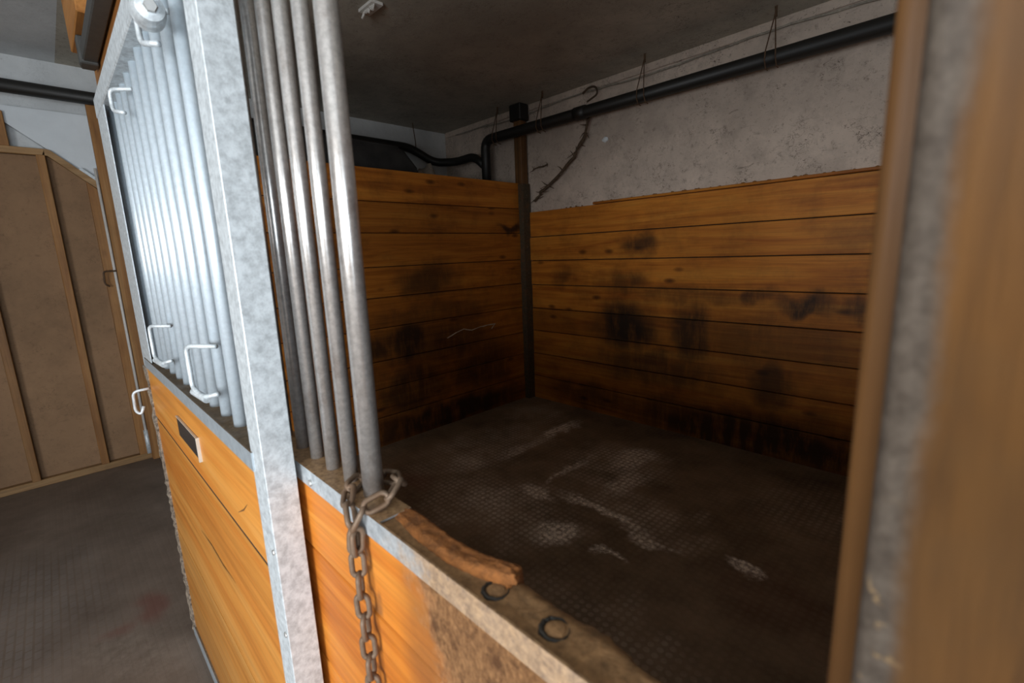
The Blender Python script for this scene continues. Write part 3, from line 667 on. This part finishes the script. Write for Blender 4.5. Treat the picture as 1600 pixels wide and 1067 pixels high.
# pale speck of paper on the wall
bm = bmesh.new(); bmesh.ops.create_icosphere(bm, subdivisions=2, radius=.028)
for v in bm.verts: v.co = Vector((v.co.x * 1.0 - 2.42, v.co.y * .4 + YB - .006, v.co.z * .8 + 2.415)) + Vector((random.uniform(-.006, .006), 0, random.uniform(-.006, .006)))
o = obj('plaster_lump', bm, 'strap_white'); tag(o, 'small white lump stuck on the plaster wall', 'lump')

# ------------------------------------------------------------------ dark bulk and pale sack behind the partition
bm = prism([(1.0, 0), (2.35, 0), (2.47, 2.24), (2.30, 2.42), (1.0, 2.44)], -4.25, -3.60, axis=0)
bmesh.ops.bevel(bm, geom=list(bm.edges), offset=.03, segments=2, affect='EDGES')
o = obj('stored_bulk', bm, 'bulk'); tag(o, 'dark stored bulk showing above the plank partition', 'bulk')
bm = bmesh.new(); bmesh.ops.create_icosphere(bm, subdivisions=4, radius=1)
for v in bm.verts:
    n = 1 + .10 * math.sin(5 * v.co.x + 3 * v.co.z) + .07 * math.sin(9 * v.co.y + 4 * v.co.x)
    v.co = Vector((-3.85 + v.co.x * .22 * n, 2.72 + v.co.y * .22 * n, max(-.01, 1.15 + v.co.z * 1.18 * n ** .5)))
o = obj('sack', bm, 'sack', None, True); tag(o, 'pale sack slumped behind the partition by the pipe elbow', 'sack')

# ------------------------------------------------------------------ chain
ch = empty('chain', (-.57, .25, 1.17), 'rusty chain looped round the end bar and hanging down the planks', 'chain')
def link_mesh(Ln=.043, W=.025, r=.0040):
    bm = bmesh.new(); a = Ln / 2 - W / 2; R_ = W / 2 - r; pts = []
    for k in range(9): t = -math.pi / 2 + math.pi * k / 8; pts.append((a + R_ * math.cos(t), R_ * math.sin(t), 0))
    for k in range(9): t = math.pi / 2 + math.pi * k / 8; pts.append((-a + R_ * math.cos(t), R_ * math.sin(t), 0))
    pts.append(pts[0]); rings = []
    n = len(pts) - 1
    for i in range(n):
        p = Vector(pts[i]); d = (Vector(pts[(i + 1) % n]) - Vector(pts[i - 1])).normalized(); nn = Vector((-d.y, d.x, 0))
        rings.append([bm.verts.new(p + r * (math.cos(2 * math.pi * k / 8) * nn + math.sin(2 * math.pi * k / 8) * Vector((0, 0, 1)))) for k in range(8)])
    for i in range(n):
        for k in range(8): bm.faces.new((rings[i][k], rings[i][(k + 1) % 8], rings[(i + 1) % n][(k + 1) % 8], rings[(i + 1) % n][k]))
    bmesh.ops.recalc_face_normals(bm, faces=bm.faces)
    me = bpy.data.meshes.new('link'); bm.to_mesh(me); bm.free()
    for p in me.polygons: p.use_smooth = True
    me.materials.append(M['chain']); return me
lm = link_mesh()
def chain_along(pts, pitch=.0325, roll0=0.0, loose=.18):
    P = [Vector(p) for p in pts]; acc = 0; i = 0; d = 0
    lens = [(b - a).length for a, b in zip(P, P[1:])]; tot = sum(lens)
    def at(s):
        s = max(0, min(tot - 1e-6, s))
        for a, b, l in zip(P, P[1:], lens):
            if s <= l: return a.lerp(b, s / l)
            s -= l
        return P[-1]
    s = pitch / 2; n = 0
    while s < tot:
        p = at(s); t = (at(s + pitch * .5) - at(s - pitch * .5)).normalized()
        ref = Vector((0, 0, 1)) if abs(t.z) < .8 else Vector((0, 1, 0))
        y = ref.cross(t).normalized(); z = t.cross(y)
        m = Matrix((t, y, z)).transposed().to_4x4()
        roll = roll0 + (math.pi / 2 if n % 2 else 0) + random.uniform(-loose, loose)
        o = bpy.data.objects.new('link', lm); C.objects.link(o); o.parent = ch; o.matrix_parent_inverse = Matrix.Translation(ch.location).inverted()
        o.matrix_basis = Matrix.Translation(p) @ m @ Matrix.Rotation(roll, 4, 'X')
        s += pitch; n += 1
# round the bar, down over the edge
chain_along([(-.566, .313, 1.186), (-.552, .290, 1.175), (-.560, .262, 1.170), (-.570, .246, 1.150), (-.570, .243, 1.12)], roll0=.6)
chain_along([(-.566, .316, 1.182), (-.60, .328, 1.172), (-.638, .312, 1.170), (-.642, .285, 1.170), (-.615, .258, 1.168), (-.582, .245, 1.150), (-.574, .243, 1.12)], roll0=.7)
chain_along([(-.572, .243, 1.135), (-.570, .242, 1.05), (-.566, .243, .95), (-.563, .244, .78)], roll0=.75)
